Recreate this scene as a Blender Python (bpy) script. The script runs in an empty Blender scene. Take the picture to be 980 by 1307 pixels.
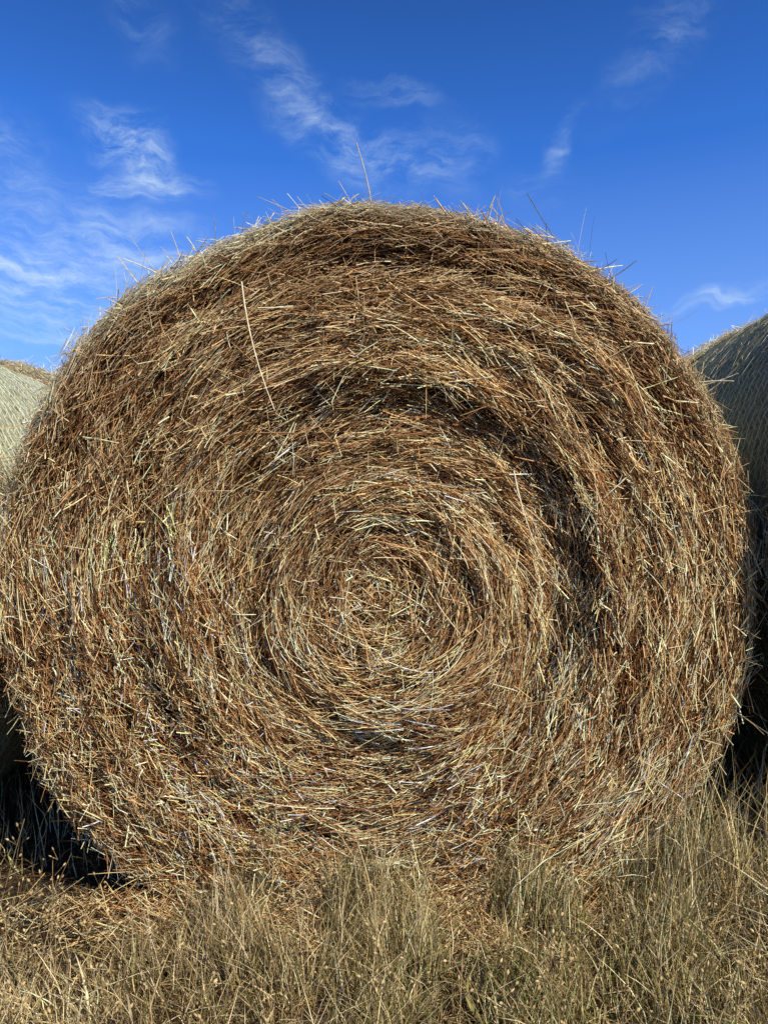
import bpy, math
import numpy as np
from mathutils import Vector
rng = np.random.default_rng(11)
scene = bpy.context.scene
col = scene.collection
TAU = 2*math.pi

# ---------------------------------------------------------------- noise
_tab = np.random.default_rng(3).random((8,128,128))
def vnoise(x, y, ch=0):
    x=np.asarray(x,float); y=np.asarray(y,float)
    xi=np.floor(x).astype(int); yi=np.floor(y).astype(int)
    fx=x-xi; fy=y-yi
    fx=fx*fx*(3-2*fx); fy=fy*fy*(3-2*fy)
    t=_tab[ch]
    a=t[xi%128,yi%128]; b=t[(xi+1)%128,yi%128]; c=t[xi%128,(yi+1)%128]; d=t[(xi+1)%128,(yi+1)%128]
    return (a*(1-fx)+b*fx)*(1-fy)+(c*(1-fx)+d*fx)*fy
def fbm(x,y,ch=0,o=3):
    s=0;a=.5;n=0
    for i in range(o):
        s=s+a*vnoise(x*2**i+17.3*i,y*2**i+5.1*i,(ch+i)%8); n+=a; a*=.5
    return s/n*2-1          # -1..1
def norm(v): return v/np.maximum(np.linalg.norm(v,axis=-1,keepdims=True),1e-9)

# ---------------------------------------------------------------- mesh helpers
def raw_mesh(name, V, F, C=None, mat=None, UV=None, smooth=False, matidx=None):
    me=bpy.data.meshes.new(name)
    nf=len(F)
    me.vertices.add(len(V)); me.vertices.foreach_set('co',np.ascontiguousarray(V,dtype=np.float32).ravel())
    me.loops.add(nf*4); me.loops.foreach_set('vertex_index',np.ascontiguousarray(F,dtype=np.int32).ravel())
    me.polygons.add(nf)
    me.polygons.foreach_set('loop_start',np.arange(0,nf*4,4,dtype=np.int32))
    if smooth: me.polygons.foreach_set('use_smooth',np.ones(nf,dtype=bool))
    if matidx is not None: me.polygons.foreach_set('material_index',np.ascontiguousarray(matidx,dtype=np.int32))
    me.update(calc_edges=True)
    if C is not None:
        at=me.attributes.new('Col','FLOAT_COLOR','POINT')
        c4=np.ones((len(V),4),dtype=np.float32); c4[:,:3]=C
        at.data.foreach_set('color',c4.ravel())
    if UV is not None:
        uv=me.uv_layers.new(name='UVMap')
        uv.data.foreach_set('uv',np.ascontiguousarray(UV[F.ravel()],dtype=np.float32).ravel())
    if mat is not None:
        for m in (mat if isinstance(mat,list) else [mat]): me.materials.append(m)
    return me
def strands(P, W, C, sides=3, ref=None, taper=None, flat=0.45, roll=None):
    n,k,_=P.shape
    t=norm(np.gradient(P,axis=1))
    if ref is None: ref=rng.normal(size=(n,3))
    r=np.repeat(norm(ref)[:,None,:],k,1)
    u=norm(np.cross(t,r)); v=np.cross(t,u)
    if taper is None: taper=np.ones(k)
    w=(W[:,None]*taper[None,:])[...,None]*.5
    ang=np.arange(sides)/sides*TAU
    V=np.stack([P+w*(math.cos(a)*u+flat*math.sin(a)*v) for a in ang],axis=2) if sides>2 else np.stack([P-w*u,P+w*u],axis=2)
    idx=np.arange(n*k*sides).reshape(n,k,sides)
    fs=[]
    for s in range(sides if sides>2 else 1):
        s2=(s+1)%sides
        fs.append(np.stack([idx[:,:-1,s],idx[:,:-1,s2],idx[:,1:,s2],idx[:,1:,s]],axis=-1).reshape(-1,4))
    F=np.concatenate(fs)
    CC=np.repeat(C,k*sides,axis=0)
    return V.reshape(-1,3),F,CC
def merge(parts):
    Vs,Fs,Cs=[],[],[];o=0
    for V,F,C in parts:
        Vs.append(V);Fs.append(F+o);Cs.append(C);o+=len(V)
    return np.concatenate(Vs),np.concatenate(Fs),np.concatenate(Cs)
def palette(n,cols,wts):
    cols=np.array(cols,float); w=np.array(wts,float); w/=w.sum()
    i=rng.choice(len(cols),size=n,p=w); c=cols[i]
    return c*(0.72+0.56*rng.random((n,1)))*(1+.02*rng.normal(size=(n,3)))

# ---------------------------------------------------------------- materials
def nodes(mat):
    mat.use_nodes=True; nt=mat.node_tree; return nt,nt.nodes,nt.links
def straw_mat(name, rough=.5, spec=.35, nscale=90):
    m=bpy.data.materials.new(name); nt,N,L=nodes(m); b=N['Principled BSDF']
    a=N.new('ShaderNodeAttribute'); a.attribute_name='Col'
    tc=N.new('ShaderNodeTexCoord'); no=N.new('ShaderNodeTexNoise'); no.inputs['Scale'].default_value=nscale; no.inputs['Detail'].default_value=3
    L.new(tc.outputs['Object'],no.inputs['Vector'])
    mr=N.new('ShaderNodeMapRange'); mr.inputs[1].default_value=.3; mr.inputs[2].default_value=.7; mr.inputs[3].default_value=.68; mr.inputs[4].default_value=1.32
    L.new(no.outputs['Fac'],mr.inputs[0])
    vm=N.new('ShaderNodeVectorMath'); vm.operation='SCALE'
    L.new(a.outputs['Color'],vm.inputs[0]); L.new(mr.outputs[0],vm.inputs['Scale'])
    L.new(vm.outputs[0],b.inputs['Base Color'])
    b.inputs['Roughness'].default_value=rough; b.inputs['Specular IOR Level'].default_value=spec
    b.inputs['Specular Tint'].default_value=(1,.78,.42,1)
    return m
M_straw=straw_mat('hay_straw',.5,.2)
M_grass=straw_mat('dry_grass',.6,.2,60)

def net_mat(name,dark=1.):
    m=bpy.data.materials.new(name); nt,N,L=nodes(m); b=N['Principled BSDF']
    uv=N.new('ShaderNodeUVMap'); uv.uv_map='UVMap'
    sp=N.new('ShaderNodeSeparateXYZ'); L.new(uv.outputs[0],sp.inputs[0])
    def mth(op,a,bb=None,c=None):
        n=N.new('ShaderNodeMath'); n.operation=op
        for i,v in enumerate((a,bb,c)):
            if v is None: continue
            if isinstance(v,(int,float)): n.inputs[i].default_value=v
            else: L.new(v,n.inputs[i])
        return n.outputs[0]
    mp=N.new('ShaderNodeMapping'); mp.inputs['Scale'].default_value=(45,130,1); L.new(uv.outputs[0],mp.inputs[0])
    n1=N.new('ShaderNodeTexNoise'); n1.inputs['Scale'].default_value=1; n1.inputs['Detail'].default_value=6; n1.inputs['Roughness'].default_value=.65; n1.inputs['Distortion'].default_value=1.6; L.new(mp.outputs[0],n1.inputs['Vector'])
    cr=N.new('ShaderNodeValToRGB'); e=cr.color_ramp.elements
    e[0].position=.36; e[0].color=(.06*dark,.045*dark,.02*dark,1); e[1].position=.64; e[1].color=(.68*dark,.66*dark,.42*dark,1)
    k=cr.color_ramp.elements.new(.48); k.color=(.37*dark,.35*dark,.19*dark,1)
    L.new(n1.outputs['Fac'],cr.inputs[0])
    n2=N.new('ShaderNodeTexNoise'); n2.inputs['Scale'].default_value=5; n2.inputs['Detail'].default_value=3; L.new(uv.outputs[0],n2.inputs['Vector'])
    v=mth('ADD',mth('MULTIPLY',sp.outputs[1],1/.030),mth('MULTIPLY',n2.outputs['Fac'],1.0))
    fr=mth('FRACT',v)
    d1=mth('ABSOLUTE',mth('SUBTRACT',fr,.5))
    chain=mth('GREATER_THAN',d1,.405)
    tri=mth('PINGPONG',mth('MULTIPLY',sp.outputs[0],1/.024),1)
    zz=mth('MULTIPLY',mth('LESS_THAN',mth('ABSOLUTE',mth('SUBTRACT',fr,tri)),.075),.7)
    dash=mth('GREATER_THAN',mth('FRACT',mth('ADD',mth('MULTIPLY',sp.outputs[0],1/.020),mth('MULTIPLY',mth('FLOOR',v),.37))),.35)
    net=mth('MAXIMUM',mth('MULTIPLY',chain,mth('ADD',mth('MULTIPLY',dash,.6),.4)),zz)
    mx=N.new('ShaderNodeMix'); mx.data_type='RGBA'
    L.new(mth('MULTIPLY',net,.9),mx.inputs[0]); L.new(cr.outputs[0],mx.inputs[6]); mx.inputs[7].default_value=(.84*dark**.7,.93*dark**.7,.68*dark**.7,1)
    L.new(mx.outputs[2],b.inputs['Base Color'])
    bp=N.new('ShaderNodeBump'); bp.inputs['Strength'].default_value=.6; bp.inputs['Distance'].default_value=.010
    L.new(mth('ADD',n1.outputs['Fac'],mth('MULTIPLY',net,-.3)),bp.inputs['Height']); L.new(bp.outputs[0],b.inputs['Normal'])
    b.inputs['Roughness'].default_value=.65; b.inputs['Specular IOR Level'].default_value=.15
    return m
M_net=net_mat('net_wrapped_hay'); M_net2=net_mat('net_wrapped_shaded_hay',.27)  # second copy is darkened, painting shade onto the right-hand bale

def ground_mat():
    m=bpy.data.materials.new('dry_pasture'); nt,N,L=nodes(m); b=N['Principled BSDF']
    tc=N.new('ShaderNodeTexCoord')
    n1=N.new('ShaderNodeTexNoise'); n1.inputs['Scale'].default_value=40; n1.inputs['Detail'].default_value=6; L.new(tc.outputs['Object'],n1.inputs['Vector'])
    n2=N.new('ShaderNodeTexNoise'); n2.inputs['Scale'].default_value=.6; n2.inputs['Detail'].default_value=4; L.new(tc.outputs['Object'],n2.inputs['Vector'])
    cr=N.new('ShaderNodeValToRGB'); e=cr.color_ramp.elements
    e[0].position=.35; e[0].color=(.020,.013,.007,1); e[1].position=.7; e[1].color=(.09,.062,.03,1)
    L.new(n1.outputs['Fac'],cr.inputs[0])
    mx=N.new('ShaderNodeMix'); mx.data_type='RGBA'; mx.blend_type='MULTIPLY'; mx.inputs[0].default_value=.5
    L.new(cr.outputs[0],mx.inputs[6]); L.new(n2.outputs['Color'],mx.inputs[7]); L.new(mx.outputs[2],b.inputs['Base Color'])
    bp=N.new('ShaderNodeBump'); bp.inputs['Distance'].default_value=.03; L.new(n1.outputs['Fac'],bp.inputs['Height']); L.new(bp.outputs[0],b.inputs['Normal'])
    b.inputs['Roughness'].default_value=.95
    return m

# ---------------------------------------------------------------- bale surface
HC=.71; R0=.820; L_B=1.5
SC=np.array([.012,-.06])
def RIMF(th): return .055+.042*np.exp(-((th-math.radians(122))/math.radians(26))**2)
def Rout(th):
    return R0*(1+.026*fbm(np.cos(th)*1.7+9,np.sin(th)*1.7+9,1,3)+.010*fbm(np.cos(th)*7,np.sin(th)*7+3,2,2)-.012*np.exp(-((th-1.5)/.6)**2)+.004*np.exp(-((th-2.1)/.5)**2))
def height(q,th):
    c,s=np.cos(th),np.sin(th)
    px=q*c; pz=q*s
    wob=.045*fbm(c*1.6+4,s*1.6+4,3,2)+.020*fbm(px*5+3,pz*5+1,6,2)+.014*(th/math.pi)
    r=q+wob
    g=lambda m,w: np.exp(-((r-m)/w)**2)
    def side(deg,wd): 
        d=(th-math.radians(deg)+math.pi)%TAU-math.pi
        return np.exp(-(d/math.radians(wd))**2)
    h=0
    h=h-.058*g(.375,.075)*(side(-4,64)+.28*side(78,30))
    h=h+.036*g(.485,.045)*(.2+.9*side(10,65)+.2*side(178,38)+.7*side(92,38))
    h=h+.056*g(.43,.045)*side(172,38)
    h=h-.024*g(.535,.03)*(.1+1.1*side(175,52)+.4*side(50,30))
    h=h-.020*g(.34,.035)*side(165,55)
    h=h+.018*g(.62,.05)-.022*g(.69,.025)*(.2+side(80,42)+.5*side(-5,40))+.014*g(.24,.04)-.014*g(.29,.018)+.010*g(.19,.02)-.010*g(.15,.015)
    h=h-.022*np.exp(-(((px+.10)/.17)**2+((pz+.52)/.04)**2))
    h=h+.060*np.exp(-(((px-.17)/.06)**2+((pz+.36)/.09)**2))
    h=h+.016*fbm(px*6+20,pz*6+20,4,3)*np.clip(.4+q/.5,0,1)
    h=h+.015*fbm(px*24+20,pz*24+20,1,2)
    h=h+.020*fbm(r*40,(c+2)*1.6+s*1.2,5,2)*np.clip(q/.1,0,1)
    return h
def surf(q,th):
    R=Rout(th); RM=RIMF(th)
    qf=R-RM; a=np.clip((q-qf)/RM,0,math.pi/2)
    rho=np.where(q<qf,q,qf+RM*np.sin(a))
    y=np.where(q<qf,0,RM*(1-np.cos(a)))+np.maximum(q-qf-RM*math.pi/2,0)
    s=rho/R
    c,sn=np.cos(th),np.sin(th)
    x=SC[0]*(1-s)+rho*c; z=SC[1]*(1-s)+rho*sn
    zz=np.where(z<-.58,-.58-.13*np.tanh((-z-.58)/.13),z)
    P=np.stack([x,y,zz+HC],-1)
    n=np.stack([np.sin(a)*c,-np.cos(a),np.sin(a)*sn],-1)
    T=np.stack([-sn,0*c,c],-1)
    M=np.stack([np.cos(a)*c,np.sin(a),np.cos(a)*sn],-1)
    return P,n,T,M,a

PAL=[(.95,.68,.33),(.76,.465,.19),(.45,.235,.088),(.22,.098,.036),(.075,.032,.012),(.25,.11,.04),(.96,.78,.44),(.50,.35,.14)]
def face_straws(n, wts, lo, hi, wlo, whi, jit, tilt, dlo, dhi, qmax_extra=.14, k=5, qpow=.5, lift=0, bundle=1, spread=(.007,.03), blift=.008, stray=.1):
    nb=max(1,n//bundle); n=nb*bundle
    rep=lambda a: np.repeat(a,bundle,axis=0)
    qb=(rng.random(nb)**qpow)*(R0+qmax_extra); tb=rng.random(nb)*TAU-math.pi
    phb=jit*.8*rng.standard_normal(nb); tiltb=tilt*rng.standard_normal(nb); liftb=blift*rng.standard_normal(nb); bowb=rng.normal(size=nb)*2.2; toneb=1+.22*rng.normal(size=nb)
    lnb=.7+.6*rng.random(nb)
    if bundle>1:
        q=rep(qb)+rng.normal(size=n)*spread[0]; q=np.clip(q,.004,R0+qmax_extra)
        th=rep(tb)+rng.normal(size=n)*spread[1]/np.maximum(q,.06); th=(th+math.pi)%TAU-math.pi
    else: q,th=qb,tb
    P,nn,T,M,a=surf(q,th)
    Ln=(lo+(hi-lo)*rng.random(n)**1.7)*rep(lnb)
    px,pz=q*np.cos(th),q*np.sin(th)
    coh=.36*fbm(px*7+3,pz*7+8,6,3)-.10
    core=np.exp(-(q/.12)**2)
    ph=coh+(rep(phb)+jit*.45*rng.standard_normal(n))*(1+1.0*core)+rep(rng.normal(size=nb)*1.1)*core
    ph=np.where(rng.random(n)<stray,ph+rng.normal(size=n)*.9,ph)
    chop=np.clip(vnoise(px*4+7,pz*4+2,7)*1.3-.50+.75*np.clip(-pz*1.5-px*.7,0,1),0,1)*np.clip((q-.2)*5,0,1)
    Ln=Ln*(1-.45*core)*(1-.55*chop); ph=ph+chop*rng.normal(size=n)*.45
    t=np.linspace(-.5,.5,k)[None,:]*Ln[:,None]
    cs,sn=np.cos(ph)[:,None,None],np.sin(ph)[:,None,None]
    rr=np.maximum(q,.16)[:,None,None]
    t3=t[...,None]
    h=height(np.minimum(q,R0-.03),th)*np.clip((R0+.01-q)/.10,0,1)
    d=dlo+(dhi-dlo)*rng.random(n)**1.3
    bow=(rep(bowb)+rng.normal(size=n)*1.6)[:,None,None]
    kink=(rng.normal(size=n)*(rng.random(n)<.3)*.4)[:,None,None]*np.maximum(t3-.0,0)
    Pp=P[:,None,:]+T[:,None,:]*cs*t3+M[:,None,:]*(sn*t3+bow*t3**2*.5+kink)
    radial=np.stack([np.cos(th),0*th,np.sin(th)],-1)[:,None,:]
    Pp=Pp-radial*(t3**2)/(2*rr)*cs**2
    out=(h-d+lift+rep(liftb))[:,None]+t*(rep(tiltb)+.5*tilt*rng.standard_normal(n)+chop*.5*rng.normal(size=n))[:,None]+np.abs(rng.normal(size=(n,1)))*.5*(t**2)
    Pp=Pp+nn[:,None,:]*out[...,None]
    Pp[...,2]=np.maximum(Pp[...,2],.004)
    W=wlo+(whi-wlo)*rng.random(n)**2
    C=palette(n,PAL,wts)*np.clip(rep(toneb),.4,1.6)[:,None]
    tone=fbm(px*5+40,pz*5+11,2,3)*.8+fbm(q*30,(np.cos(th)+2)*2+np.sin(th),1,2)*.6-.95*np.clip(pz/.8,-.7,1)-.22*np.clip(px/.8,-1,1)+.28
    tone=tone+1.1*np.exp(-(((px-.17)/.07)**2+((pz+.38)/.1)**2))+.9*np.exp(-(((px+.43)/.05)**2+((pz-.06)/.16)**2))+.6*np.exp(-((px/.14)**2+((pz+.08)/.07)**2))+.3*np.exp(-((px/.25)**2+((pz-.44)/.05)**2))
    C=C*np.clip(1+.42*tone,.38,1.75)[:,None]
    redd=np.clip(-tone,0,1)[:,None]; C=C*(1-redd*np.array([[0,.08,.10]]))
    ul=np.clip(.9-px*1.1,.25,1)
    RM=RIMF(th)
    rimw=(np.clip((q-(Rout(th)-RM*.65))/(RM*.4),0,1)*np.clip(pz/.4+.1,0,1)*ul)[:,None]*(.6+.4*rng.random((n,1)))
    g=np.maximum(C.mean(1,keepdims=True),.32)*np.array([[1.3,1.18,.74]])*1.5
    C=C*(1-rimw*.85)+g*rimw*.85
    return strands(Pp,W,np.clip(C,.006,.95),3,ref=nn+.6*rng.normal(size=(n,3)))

parts=[]
nq,nt_=120,420
qs=np.linspace(0.001,R0+.16,nq); ths=np.linspace(-math.pi,math.pi,nt_+1)
Q,TH=np.meshgrid(qs,ths,indexing='ij')
P,nn,T,M,a=surf(Q,TH)
h=height(np.minimum(Q,R0-.03),TH)*np.clip((R0+.01-Q)/.10,0,1)-.048+.008*fbm(Q*120,TH*14,5,2)
h=np.where(Q>R0+.03,-.012,h)
V=P+nn*h[...,None]; V[...,2]=np.maximum(V[...,2],.002)
idx=np.arange(nq*(nt_+1)).reshape(nq,nt_+1)
F=np.stack([idx[:-1,:-1],idx[:-1,1:],idx[1:,1:],idx[1:,:-1]],-1).reshape(-1,4)
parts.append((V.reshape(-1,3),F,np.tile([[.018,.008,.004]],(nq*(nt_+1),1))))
parts.append(face_straws(15000,[.05,.3,1.4,3,4.5,2,.0,.1],.06,.20,.002,.004,.18,.05,.020,.046,k=4))  # backing and lower straw layers coloured dark, painting shade into the gaps
parts.append(face_straws(54000,[.8,1.7,2.6,3.2,3.4,1.8,.1,.1],.05,.20,.0011,.0026,.17,.07,.003,.026,bundle=9,blift=.008,stray=.05))
parts.append(face_straws(29000,[4,3.6,2.0,.9,.5,.4,3.0,.2],.035,.16,.0010,.0032,.24,.14,-.004,.006,bundle=6,blift=.007,stray=.10))
parts.append(face_straws(6500,[4,1.8,.4,.1,0,.1,6,.2],.015,.065,.0016,.0044,.6,.5,-.010,.004,stray=.35))
V,F,C=merge(parts)
face_mesh=raw_mesh('hay_face',V,F,C,M_straw)

# net wrapped curved side
ny,nth=60,420
RIM=.065
ys=np.linspace(RIM*.6,L_B-RIM*.6,ny); ths=np.linspace(-math.pi,math.pi,nth+1)
Y,TH=np.meshgrid(ys,ths,indexing='ij')
qq=Rout(TH)-RIMF(TH)+RIMF(TH)*math.pi/2
P,nn,T,M,a=surf(qq,TH)
def lump(y,th): return .006*fbm(y*9,np.cos(th)*5+np.sin(th)*3+9,3,3)+.009*fbm(y*2.5,np.cos(th)*4+9,4,2)+.006*fbm(y*34,np.sin(th)*2+np.cos(th)+9,5,2)
rr=lump(Y,TH)
edge=np.minimum(Y-ys[0],ys[-1]-Y); RMt=RIMF(TH); rr=rr-(.006+RMt*.22)*np.clip(1-edge/(RMt*.9),0,1)**2
V=P+nn*rr[...,None]; V[...,1]=Y; V[...,2]=np.maximum(V[...,2],.001)
idx=np.arange(ny*(nth+1)).reshape(ny,nth+1)
F=np.stack([idx[:-1,:-1],idx[:-1,1:],idx[1:,1:],idx[1:,:-1]],-1).reshape(-1,4)
UV=np.stack([TH*R0,Y],-1).reshape(-1,2)
nV1,nF1=V.reshape(-1,3),F
n=7000
th=rng.random(n)*TAU-math.pi; y=.12+rng.random(n)*(L_B-.24)
P,nn,T,M,a=surf(Rout(th)-RIMF(th)+RIMF(th)*math.pi/2,th)
P[:,1]=y
rr=lump(y,th)
Ln=.02+.05*rng.random(n); k=4
t=np.linspace(-.5,.5,k)[None,:]*Ln[:,None]; t3=t[...,None]
ph=rng.normal(size=n)*.6
Yv=np.array([0,1,0.])
Pp=P[:,None,:]+T[:,None,:]*t3*np.cos(ph)[:,None,None]+Yv*t3*np.sin(ph)[:,None,None]
Pp=Pp+nn[:,None,:]*((rr+.0003+rng.normal(size=n)*.001)[:,None]-t**2/(2*R0)+t*(rng.normal(size=(n,1))*.05))[...,None]
Pp[...,2]=np.maximum(Pp[...,2],.003)
Cs=palette(n,[(.58,.53,.30),(.44,.39,.20),(.26,.19,.09),(.78,.74,.50),(.38,.39,.20)],[3,3,1.5,2,1.2])
V2,F2,C2=strands(Pp,.001+.0014*rng.random(n),Cs,3,ref=nn)
V=np.concatenate([nV1,V2]); F=np.concatenate([nF1,F2+len(nV1)])
C=np.concatenate([np.ones((len(nV1),3))*.4,C2]); UVa=np.concatenate([UV,np.zeros((len(V2),2))])
mi=np.concatenate([np.zeros(len(nF1)),np.ones(len(F2))])
net_mesh=raw_mesh('net_wrap',V,F,C,[M_net,M_straw],UV=UVa,matidx=mi)

def rim_wisps(n,seed):
    th=rng.random(n)*TAU-math.pi
    cl=np.clip((vnoise(np.cos(th)*14+20,np.sin(th)*14+20,2)-.5)*5,0,1)
    cl=np.maximum(cl,np.exp(-((th-math.radians(72))/.09)**2)); cl=np.maximum(cl,.7*np.exp(-((th-math.radians(100))/.12)**2))
    dens=.10+.75*cl; keep=rng.random(n)<dens; th=th[keep]; cl=cl[keep]; n=len(th)
    RM=RIMF(th)
    q=Rout(th)-RM+RM*math.pi/2*(.2+.8*rng.random(n))
    P,nn,T,M,a=surf(q,th)
    d=norm(nn*(.1+.45*rng.random((n,1)))+T*rng.normal(size=(n,1))*.9+M*rng.normal(size=(n,1))*.3)
    Ln=(.015+.06*rng.random(n)**2.0)*(1+.3*cl); k=5
    t=np.linspace(0,1,k)[None,:,None]*Ln[:,None,None]
    bend=rng.normal(size=(n,1,3))*3
    Pp=P[:,None,:]-nn[:,None,:]*.012+d[:,None,:]*t+bend*t**2
    Pp[...,2]=np.maximum(Pp[...,2],.004)
    C=palette(n,PAL,[4,2,.4,.1,0,.1,6,.4])
    return strands(Pp,.0013+.0028*rng.random(n)**2,np.clip(C,0,.95),3,taper=np.array([1,1,.9,.8,.5]))
V,F,C=rim_wisps(3600,1)
wisp_mesh=raw_mesh('loose_straw',V,F,C,M_straw)

def put(name,mesh,parent,loc=(0,0,0),rotz=0,label=None):
    o=bpy.data.objects.new(name,mesh); col.objects.link(o); o.parent=parent; o.location=loc; o.rotation_euler[2]=rotz
    if label: o['label']=label
    return o
def empty(name,loc):
    e=bpy.data.objects.new(name,None); e.empty_display_size=.3; e.location=loc; col.objects.link(e); return e

main=empty('hay_bale',(0,0,0))
main['label']='round hay bale with rough brown spiral end, sitting in dry grass'
main['category']='hay bale'; main['group']='round hay bales in a row'
kids=[put('hay_face',face_mesh,main),
      put('hay_face',face_mesh,main,(0,L_B,0),math.pi),
      put('net_wrap',net_mesh,main),
      put('loose_straw',wisp_mesh,main)]
def clone(loc,sc,label,dark=False):
    e=main.copy(); e.location=loc; e.scale=sc; col.objects.link(e); e['label']=label
    for kx in kids:
        c=kx.copy(); c.parent=e; col.objects.link(c)
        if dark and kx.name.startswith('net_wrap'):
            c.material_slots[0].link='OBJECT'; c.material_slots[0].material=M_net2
    return e
clone((-1.655,.0,0),(-1,1,.955),'pale green net-wrapped round hay bale lit by the sun')
clone((-1.69,1.58,0),(-1,1,1.005),'round hay bale whose brown straw end shows over another bale')
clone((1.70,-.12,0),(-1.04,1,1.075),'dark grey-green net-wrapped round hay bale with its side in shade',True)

stal=[((.0,.10,1.48),(-.042,.06,1.675),.0045),((-.295,-.035,1.325),(-.22,-.07,1.05),.0042),
      ((.22,.08,1.44),(.255,.05,1.55),.0055),((.20,.08,1.45),(.245,.07,1.52),.0045),((.165,.07,1.45),(.23,.03,1.50),.004),
      ((.235,.08,1.43),(.25,.05,1.53),.005),((.21,.08,1.44),(.222,.05,1.51),.0045),((.19,.05,1.45),(.20,.03,1.50),.0045),((.25,.05,1.44),(.27,.03,1.50),.004),
      ((-.43,.09,1.36),(-.455,.05,1.47),.0035),((-.40,.07,1.42),(-.43,.08,1.47),.003),
      ((.46,.06,1.32),(.56,.02,1.30),.0035),((.50,.03,1.30),(.565,.0,1.335),.003),((.56,.06,1.22),(.66,.03,1.16),.0035),((.70,.05,1.12),(.77,0,1.14),.0045),((.71,.03,1.10),(.76,-.02,1.15),.004),
      ((.70,.03,1.13),(.755,-.01,1.125),.0045),
      ((-.66,.05,1.12),(-.72,.02,1.18),.0025),((.70,.06,.40),(.705,.02,.33),.0035),((.62,.05,.235),(.68,.0,.235),.0035),
      ((-.15,.08,1.48),(-.12,.05,1.52),.003),((-.09,-.01,.22),(-.25,-.05,.25),.0035),((.28,-.01,.93),(.34,-.05,.72),.004)]
for a_,b_,w in stal:
    a_,b_=np.array(a_),np.array(b_); d=b_-a_; s=np.cross(d,[0,1,0])
    tt=np.linspace(0,1,7)[:,None]; Ps=(a_+d*tt+s*.14*(tt-.5)**2*rng.choice([-1,1]))[None]
    V,F,C=strands(Ps,np.array([w]),np.array([[.90,.76,.46]])*rng.uniform(.85,1.03),4,taper=np.linspace(1,.5,7),flat=.8)
    put('stray_stalk',raw_mesh('stray_stalk',V,F,C,M_straw),main)

# ---------------------------------------------------------------- ground
S=600.
gm=raw_mesh('ground',np.array([[-S,-S,0],[S,-S,0],[S,S,0],[-S,S,0]],float),np.array([[0,1,2,3]]),None,ground_mat())
g=bpy.data.objects.new('ground',gm); col.objects.link(g); g['kind']='structure'; g['label']='dry pasture ground under the bales'; g['category']='ground'

# ---------------------------------------------------------------- grass
def under(x,y):
    m=np.zeros(len(x),bool)
    for cx in (-1.655,0,1.72): m|=(np.abs(x-cx)<.36)&(y>.07)&(y<1.45)
    return m
def blades(n,x0,x1,y0,y1,hlo,hhi,w,clump=1.,leanf=.55,thr=0.,flat=True):
    x=x0+(x1-x0)*rng.random(n); y=y0+(y1-y0)*rng.random(n)
    cl=vnoise(x*14+50,y*14+50,3); cl2=vnoise(x*35+50,y*35+50,2)
    cl=np.clip((cl-thr)/(1-thr),0,1)
    lf=np.clip((-.26-x)/.2,0,1)*np.clip((y+.26)/.12,0,1)*(y<.12)*(1 if flat else 0)
    keep=(rng.random(n)<(.06*(thr==0)+1.5*cl*cl2**.7*clump)*(1-.65*lf))&~under(x,y); x,y,cl,lf=x[keep],y[keep],cl[keep],lf[keep]; n=len(x)
    patch=vnoise(x*3+9,y*3+9,5)
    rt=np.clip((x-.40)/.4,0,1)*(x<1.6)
    H=(hlo+(hhi-hlo)*rng.random(n)**1.6)*(.40+.6*patch+.6*cl)*(1+1.0*rt)*(1-.75*lf)
    ang=vnoise(x*5,y*5,6)*TAU*1.5+rng.normal(size=n)*1.2
    lean=np.abs(rng.normal(size=n))*leanf
    k=6; t=np.linspace(0,1,k)[None,:]
    dx=np.cos(ang)*lean; dy=np.sin(ang)*lean
    curl=rng.normal(size=(n,2))*.14*leanf/.55
    X=x[:,None]+H[:,None]*(dx[:,None]*t**1.6+curl[:,:1]*np.sin(t*4))
    Y=y[:,None]+H[:,None]*(dy[:,None]*t**1.6+curl[:,1:]*np.sin(t*4))
    Z=H[:,None]*(t-.25*lean[:,None]*t**3)
    P=np.stack([X,Y,Z],-1)
    C=palette(n,[(.58,.43,.19),(.90,.72,.40),(.26,.17,.07),(.08,.05,.022),(.20,.20,.055),(.37,.28,.11)],[3,3.4,2.0,3.4,1.0,1.3])
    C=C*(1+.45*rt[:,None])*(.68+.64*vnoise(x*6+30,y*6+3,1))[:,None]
    gr=np.clip(np.exp(-((x-.28)/.42)**2)*1.1-.22,0,1)*(rng.random(n)<.42)
    C=C*(1-gr[:,None]*.7)+np.array([[.17,.20,.042]])*gr[:,None]*.7
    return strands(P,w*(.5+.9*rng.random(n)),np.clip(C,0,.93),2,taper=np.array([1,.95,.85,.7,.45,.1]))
gp=[blades(100000,-1.4,1.4,-.75,.12,.022,.13,.0017),
    blades(26000,-.6,1.3,-.30,.05,.09,.20,.0016,leanf=.30,thr=.35),
    blades(15000,-.30,1.2,-.14,.02,.10,.26,.0018,leanf=.32,thr=.4),
    blades(7000,-1.3,1.3,-.75,-.2,.09,.18,.0018,leanf=.35,thr=.3),
    blades(30000,-2.6,2.8,.12,2.2,.06,.20,.0022,leanf=.35),
    blades(12000,-3,3,-2.6,-.7,.03,.13,.003),
    blades(26000,-8,8,-7,9,.05,.18,.006)]
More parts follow.
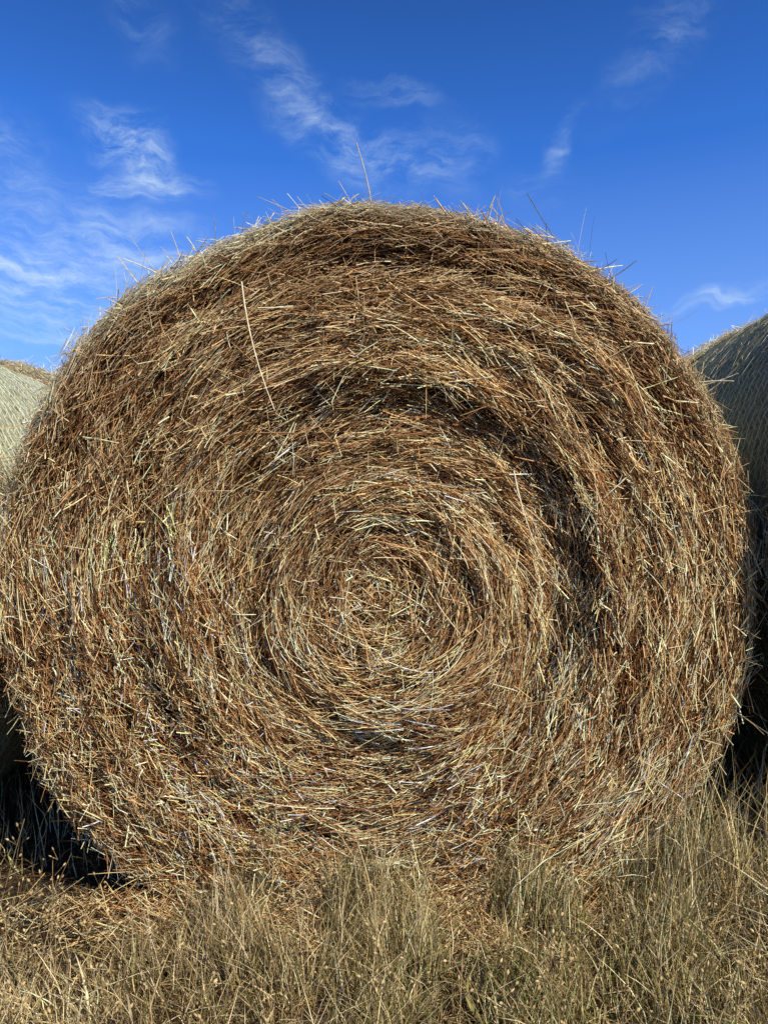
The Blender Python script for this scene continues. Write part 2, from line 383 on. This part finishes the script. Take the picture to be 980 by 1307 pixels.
def thatch(n,x0,x1,y0,y1,lo=.02,hi=.08,zmax=.025,pal=None):
    x=x0+(x1-x0)*rng.random(n); y=y0+(y1-y0)*rng.random(n)
    an=rng.random(n)*TAU; Ln=lo+(hi-lo)*rng.random(n)
    t=np.linspace(-.5,.5,3)[None,:]*Ln[:,None]
    z=rng.random(n)*zmax+.003
    P=np.stack([x[:,None]+np.cos(an)[:,None]*t,y[:,None]+np.sin(an)[:,None]*t,np.maximum(z[:,None]+t*rng.normal(size=(n,1))*.2,.003)],-1)
    C=palette(n,PAL,pal or [.6,1.5,2.5,3,3,.2,.1,.6])*np.array([[.88,1,1.1]])
    C=C*(1-.55*(np.clip((-.35-x)/.1,0,1)*(y>-.20))[:,None])  # litter colour dimmed at the left to extend the bale's shadow
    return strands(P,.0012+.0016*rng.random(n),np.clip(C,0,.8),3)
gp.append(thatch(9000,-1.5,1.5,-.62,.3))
V,F,C=merge(gp)
go=bpy.data.objects.new('dry_grass',raw_mesh('dry_grass',V,F,C,M_grass)); col.objects.link(go)
go['kind']='stuff'; go['label']='thick dry tan pasture grass with green tufts'; go['category']='grass'

n=7600
x=rng.normal(size=n)*.27-.04; y=.05-np.abs(rng.normal(size=n))*.10
an=rng.normal(size=n)*.7; Ln=.03+.11*rng.random(n)**1.5
t=np.linspace(-.5,.5,4)[None,:]*Ln[:,None]
zt=.012+np.maximum(0,.14-np.abs(y-.05)*.8)*rng.random(n)*np.exp(-((x+.05)/.45)**2)*(.2+1.3*vnoise(x*10+5,y*12+5,4))
P=np.stack([x[:,None]+np.cos(an)[:,None]*t,y[:,None]+np.sin(an)[:,None]*t,np.maximum(zt[:,None]+t*rng.normal(size=(n,1))*.55,.004)],-1)
V,F,C=strands(P,.0013+.0024*rng.random(n)**2,np.clip(palette(n,PAL,[4,4,2.0,2.0,1.5,.6,2.2,.4]),0,.9),3)
fo=bpy.data.objects.new('fallen_hay',raw_mesh('fallen_hay',V,F,C,M_straw)); col.objects.link(fo)
fo['kind']='stuff'; fo['label']='loose hay shed around the foot of the bale'; fo['category']='hay'

Pw=[];Ww=[];Cw=[];Pb=[];Wb=[];Cb=[]
for i in range(280):
    x=rng.uniform(-1.1,1.1); y=rng.uniform(-.55,-.02)
    if x<-.35: y=rng.uniform(-.55,-.18)
    if i<14: x=rng.uniform(-.9,-.55); y=rng.uniform(-.16,-.05)
    H=rng.uniform(.09,.21); base=np.array([x,y,0.]); ld=np.array([rng.normal()*.25,rng.normal()*.25,1.]); ld/=np.linalg.norm(ld)
    tt=np.linspace(0,1,5)[:,None]
    st=base+ld*H*tt+np.array([rng.normal(),rng.normal(),0])*.02*tt**2
    c=np.array([.42,.29,.13])*rng.uniform(.6,1.3)
    Pw.append(st);Ww.append(.0015);Cw.append(c)
    for j in range(rng.integers(4,10)):
        f=rng.uniform(.45,1); p0=base+ld*H*f; d=np.array([rng.normal(),rng.normal(),.9]); d/=np.linalg.norm(d); l=rng.uniform(.012,.035)
        Pw.append(p0+d*l*tt);Ww.append(.0009);Cw.append(c)
        e=p0+d*l; Pb.append(e+d*.008*np.linspace(-.5,.5,5)[:,None]);Wb.append(rng.uniform(.003,.0055));Cb.append(np.array([.46,.33,.15])*rng.uniform(.5,1.5))
p1=strands(np.array(Pw),np.array(Ww),np.array(Cw),3)
p2=strands(np.array(Pb),np.array(Wb),np.array(Cb),5,taper=np.array([.2,.9,1,.7,.15]),flat=1)
V,F,C=merge([p1,p2])
wo=bpy.data.objects.new('seeding_weeds',raw_mesh('seeding_weeds',V,F,C,M_grass)); col.objects.link(wo)
wo['kind']='stuff'; wo['label']='dried branching weeds with small seed heads'; wo['category']='weeds'

# ---------------------------------------------------------------- light
SUN_AZ=math.radians(40); SUN_EL=math.radians(41)
sd=Vector((math.sin(SUN_AZ)*math.cos(SUN_EL),-math.cos(SUN_AZ)*math.cos(SUN_EL),math.sin(SUN_EL)))
sl=bpy.data.lights.new('sun','SUN'); sl.energy=5.0; sl.angle=math.radians(.5); sl.color=(1,.94,.85)
so=bpy.data.objects.new('sun',sl); so.rotation_euler=sd.to_track_quat('Z','Y').to_euler(); so.location=(4,-5,6); col.objects.link(so)

w=bpy.data.worlds.new('World'); scene.world=w; w.use_nodes=True
N=w.node_tree.nodes; L=w.node_tree.links; bg=N['Background']
sky=N.new('ShaderNodeTexSky'); sky.sky_type='NISHITA'; sky.sun_disc=False
sky.sun_elevation=SUN_EL; sky.sun_rotation=math.pi-SUN_AZ; sky.altitude=500; sky.air_density=1.0; sky.dust_density=.1; sky.ozone_density=2.0
tn=N.new('ShaderNodeMix'); tn.data_type='RGBA'; tn.blend_type='MULTIPLY'; tn.inputs[0].default_value=1; tn.inputs[7].default_value=(.42,1.10,2.25,1)
L.new(sky.outputs[0],tn.inputs[6])
tc=N.new('ShaderNodeTexCoord'); sp=N.new('ShaderNodeSeparateXYZ'); L.new(tc.outputs['Generated'],sp.inputs[0])
def mth(op,a,b=None,clamp=False):
    n=N.new('ShaderNodeMath'); n.operation=op; n.use_clamp=clamp
    for i,v in enumerate((a,b)):
        if v is None: continue
        if isinstance(v,(int,float)): n.inputs[i].default_value=v
        else: L.new(v,n.inputs[i])
    return n.outputs[0]
az=mth('ARCTAN2',sp.outputs[0],sp.outputs[1]); el=mth('ARCSINE',sp.outputs[2])
zd=N.new('ShaderNodeMapRange'); zd.inputs[1].default_value=math.radians(27); zd.inputs[2].default_value=math.radians(56); zd.inputs[3].default_value=1; zd.inputs[4].default_value=.15; L.new(el,zd.inputs[0])
zs=N.new('ShaderNodeVectorMath'); zs.operation='SCALE'; L.new(tn.outputs[2],zs.inputs[0]); L.new(zd.outputs[0],zs.inputs['Scale'])
cmb=N.new('ShaderNodeCombineXYZ'); L.new(az,cmb.inputs[0]); L.new(el,cmb.inputs[1])
wn=N.new('ShaderNodeTexNoise'); wn.inputs['Scale'].default_value=13; wn.inputs['Detail'].default_value=7; L.new(cmb.outputs[0],wn.inputs['Vector'])
sb=N.new('ShaderNodeVectorMath'); sb.operation='SUBTRACT'; L.new(wn.outputs['Color'],sb.inputs[0]); sb.inputs[1].default_value=(.5,.5,.5)
scn=N.new('ShaderNodeVectorMath'); scn.operation='SCALE'; scn.inputs['Scale'].default_value=.065; L.new(sb.outputs[0],scn.inputs[0])
wp=N.new('ShaderNodeVectorMath'); wp.operation='ADD'; L.new(cmb.outputs[0],wp.inputs[0]); L.new(scn.outputs[0],wp.inputs[1])
def fib(rot,scale,ns,lo,hi):
    mp=N.new('ShaderNodeMapping'); mp.inputs['Rotation'].default_value=(0,0,rot); mp.inputs['Scale'].default_value=scale; L.new(wp.outputs[0],mp.inputs[0])
    no=N.new('ShaderNodeTexNoise'); no.inputs['Scale'].default_value=ns; no.inputs['Detail'].default_value=10; no.inputs['Roughness'].default_value=.68; no.inputs['Distortion'].default_value=.15; L.new(mp.outputs[0],no.inputs['Vector'])
    mr=N.new('ShaderNodeMapRange'); mr.interpolation_type='SMOOTHSTEP'; mr.inputs[1].default_value=lo; mr.inputs[2].default_value=hi; L.new(no.outputs['Fac'],mr.inputs[0]); return mr.outputs[0]
fibA=fib(.6,(1,3.0,1),10,.36,.90); fibB=fib(-.10,(1,4.5,1),8,.36,.90)
def cloud(a0,e0,rot,sx,sy,amp,f):
    mp=N.new('ShaderNodeMapping'); mp.vector_type='TEXTURE'
    mp.inputs['Location'].default_value=(math.radians(a0),math.radians(e0),0); mp.inputs['Rotation'].default_value=(0,0,math.radians(rot)); mp.inputs['Scale'].default_value=(math.radians(sx),math.radians(sy),1)
    L.new(wp.outputs[0],mp.inputs[0])
    ln=N.new('ShaderNodeVectorMath'); ln.operation='LENGTH'; L.new(mp.outputs[0],ln.inputs[0])
    mr=N.new('ShaderNodeMapRange'); mr.interpolation_type='SMOOTHSTEP'; mr.inputs[1].default_value=1; mr.inputs[2].default_value=0; mr.inputs[3].default_value=0; mr.inputs[4].default_value=amp
    L.new(ln.outputs['Value'],mr.inputs[0]); return mth('MULTIPLY',mr.outputs[0],f)
cl=[cloud(-19,26.6,-5,4.2,2.4,1.2,fibA),cloud(-17.6,24.6,-30,4.8,2.3,1.3,fibA),cloud(-17.5,23.3,3,6.5,1.6,1.3,fibB),cloud(-8,31,-42,13,3,.42,fibA),cloud(-2,27,-20,9,3,.85,fibA),cloud(1,30,-5,5,1.1,.55,fibB),
    cloud(5,26,0,5,4,.35,fibA),cloud(21,32,40,9,3,.3,fibA),cloud(13,26.5,55,3.4,1.2,.5,fibA),cloud(12,24,-15,4,2,.3,fibB),
    cloud(-24,17,-8,15,8,1.1,fibB),cloud(-27,23,0,6,5,.5,fibA),cloud(25,15.8,8,9,.9,.8,fibB),cloud(-17,20,0,8,2.4,.5,fibB),cloud(-19,34,-40,6,3,.28,fibA)]
s=cl[0]
for c_ in cl[1:]: s=mth('ADD',s,c_)
hz=N.new('ShaderNodeMapRange'); hz.inputs[1].default_value=math.radians(26); hz.inputs[2].default_value=0; hz.inputs[3].default_value=0; hz.inputs[4].default_value=.38; L.new(el,hz.inputs[0])
s=mth('ADD',s,hz.outputs[0],True)
mx=N.new('ShaderNodeMix'); mx.data_type='RGBA'; L.new(s,mx.inputs[0]); L.new(zs.outputs[0],mx.inputs[6]); mx.inputs[7].default_value=(7.2,9.2,11.2,1)
hb=N.new('ShaderNodeMapRange'); hb.interpolation_type='SMOOTHSTEP'; hb.inputs[1].default_value=math.radians(14); hb.inputs[2].default_value=0; hb.inputs[3].default_value=0; hb.inputs[4].default_value=.88; L.new(el,hb.inputs[0])
mx2=N.new('ShaderNodeMix'); mx2.data_type='RGBA'; L.new(hb.outputs[0],mx2.inputs[0]); L.new(mx.outputs[2],mx2.inputs[6]); mx2.inputs[7].default_value=(3.0,2.8,2.3,1)
L.new(mx2.outputs[2],bg.inputs['Color']); bg.inputs['Strength'].default_value=.09

# ---------------------------------------------------------------- camera
cd=bpy.data.cameras.new('camera'); cam=bpy.data.objects.new('camera',cd); col.objects.link(cam)
cam.location=(.013,-1.63,.80); cam.rotation_euler=(math.radians(90+1.6),0,0)
cd.sensor_fit='HORIZONTAL'; cd.sensor_width=36; cd.lens=36; cd.clip_start=.02; cd.clip_end=2000
scene.camera=cam
scene.view_settings.view_transform='Standard'; scene.view_settings.look='None'; scene.view_settings.exposure=0
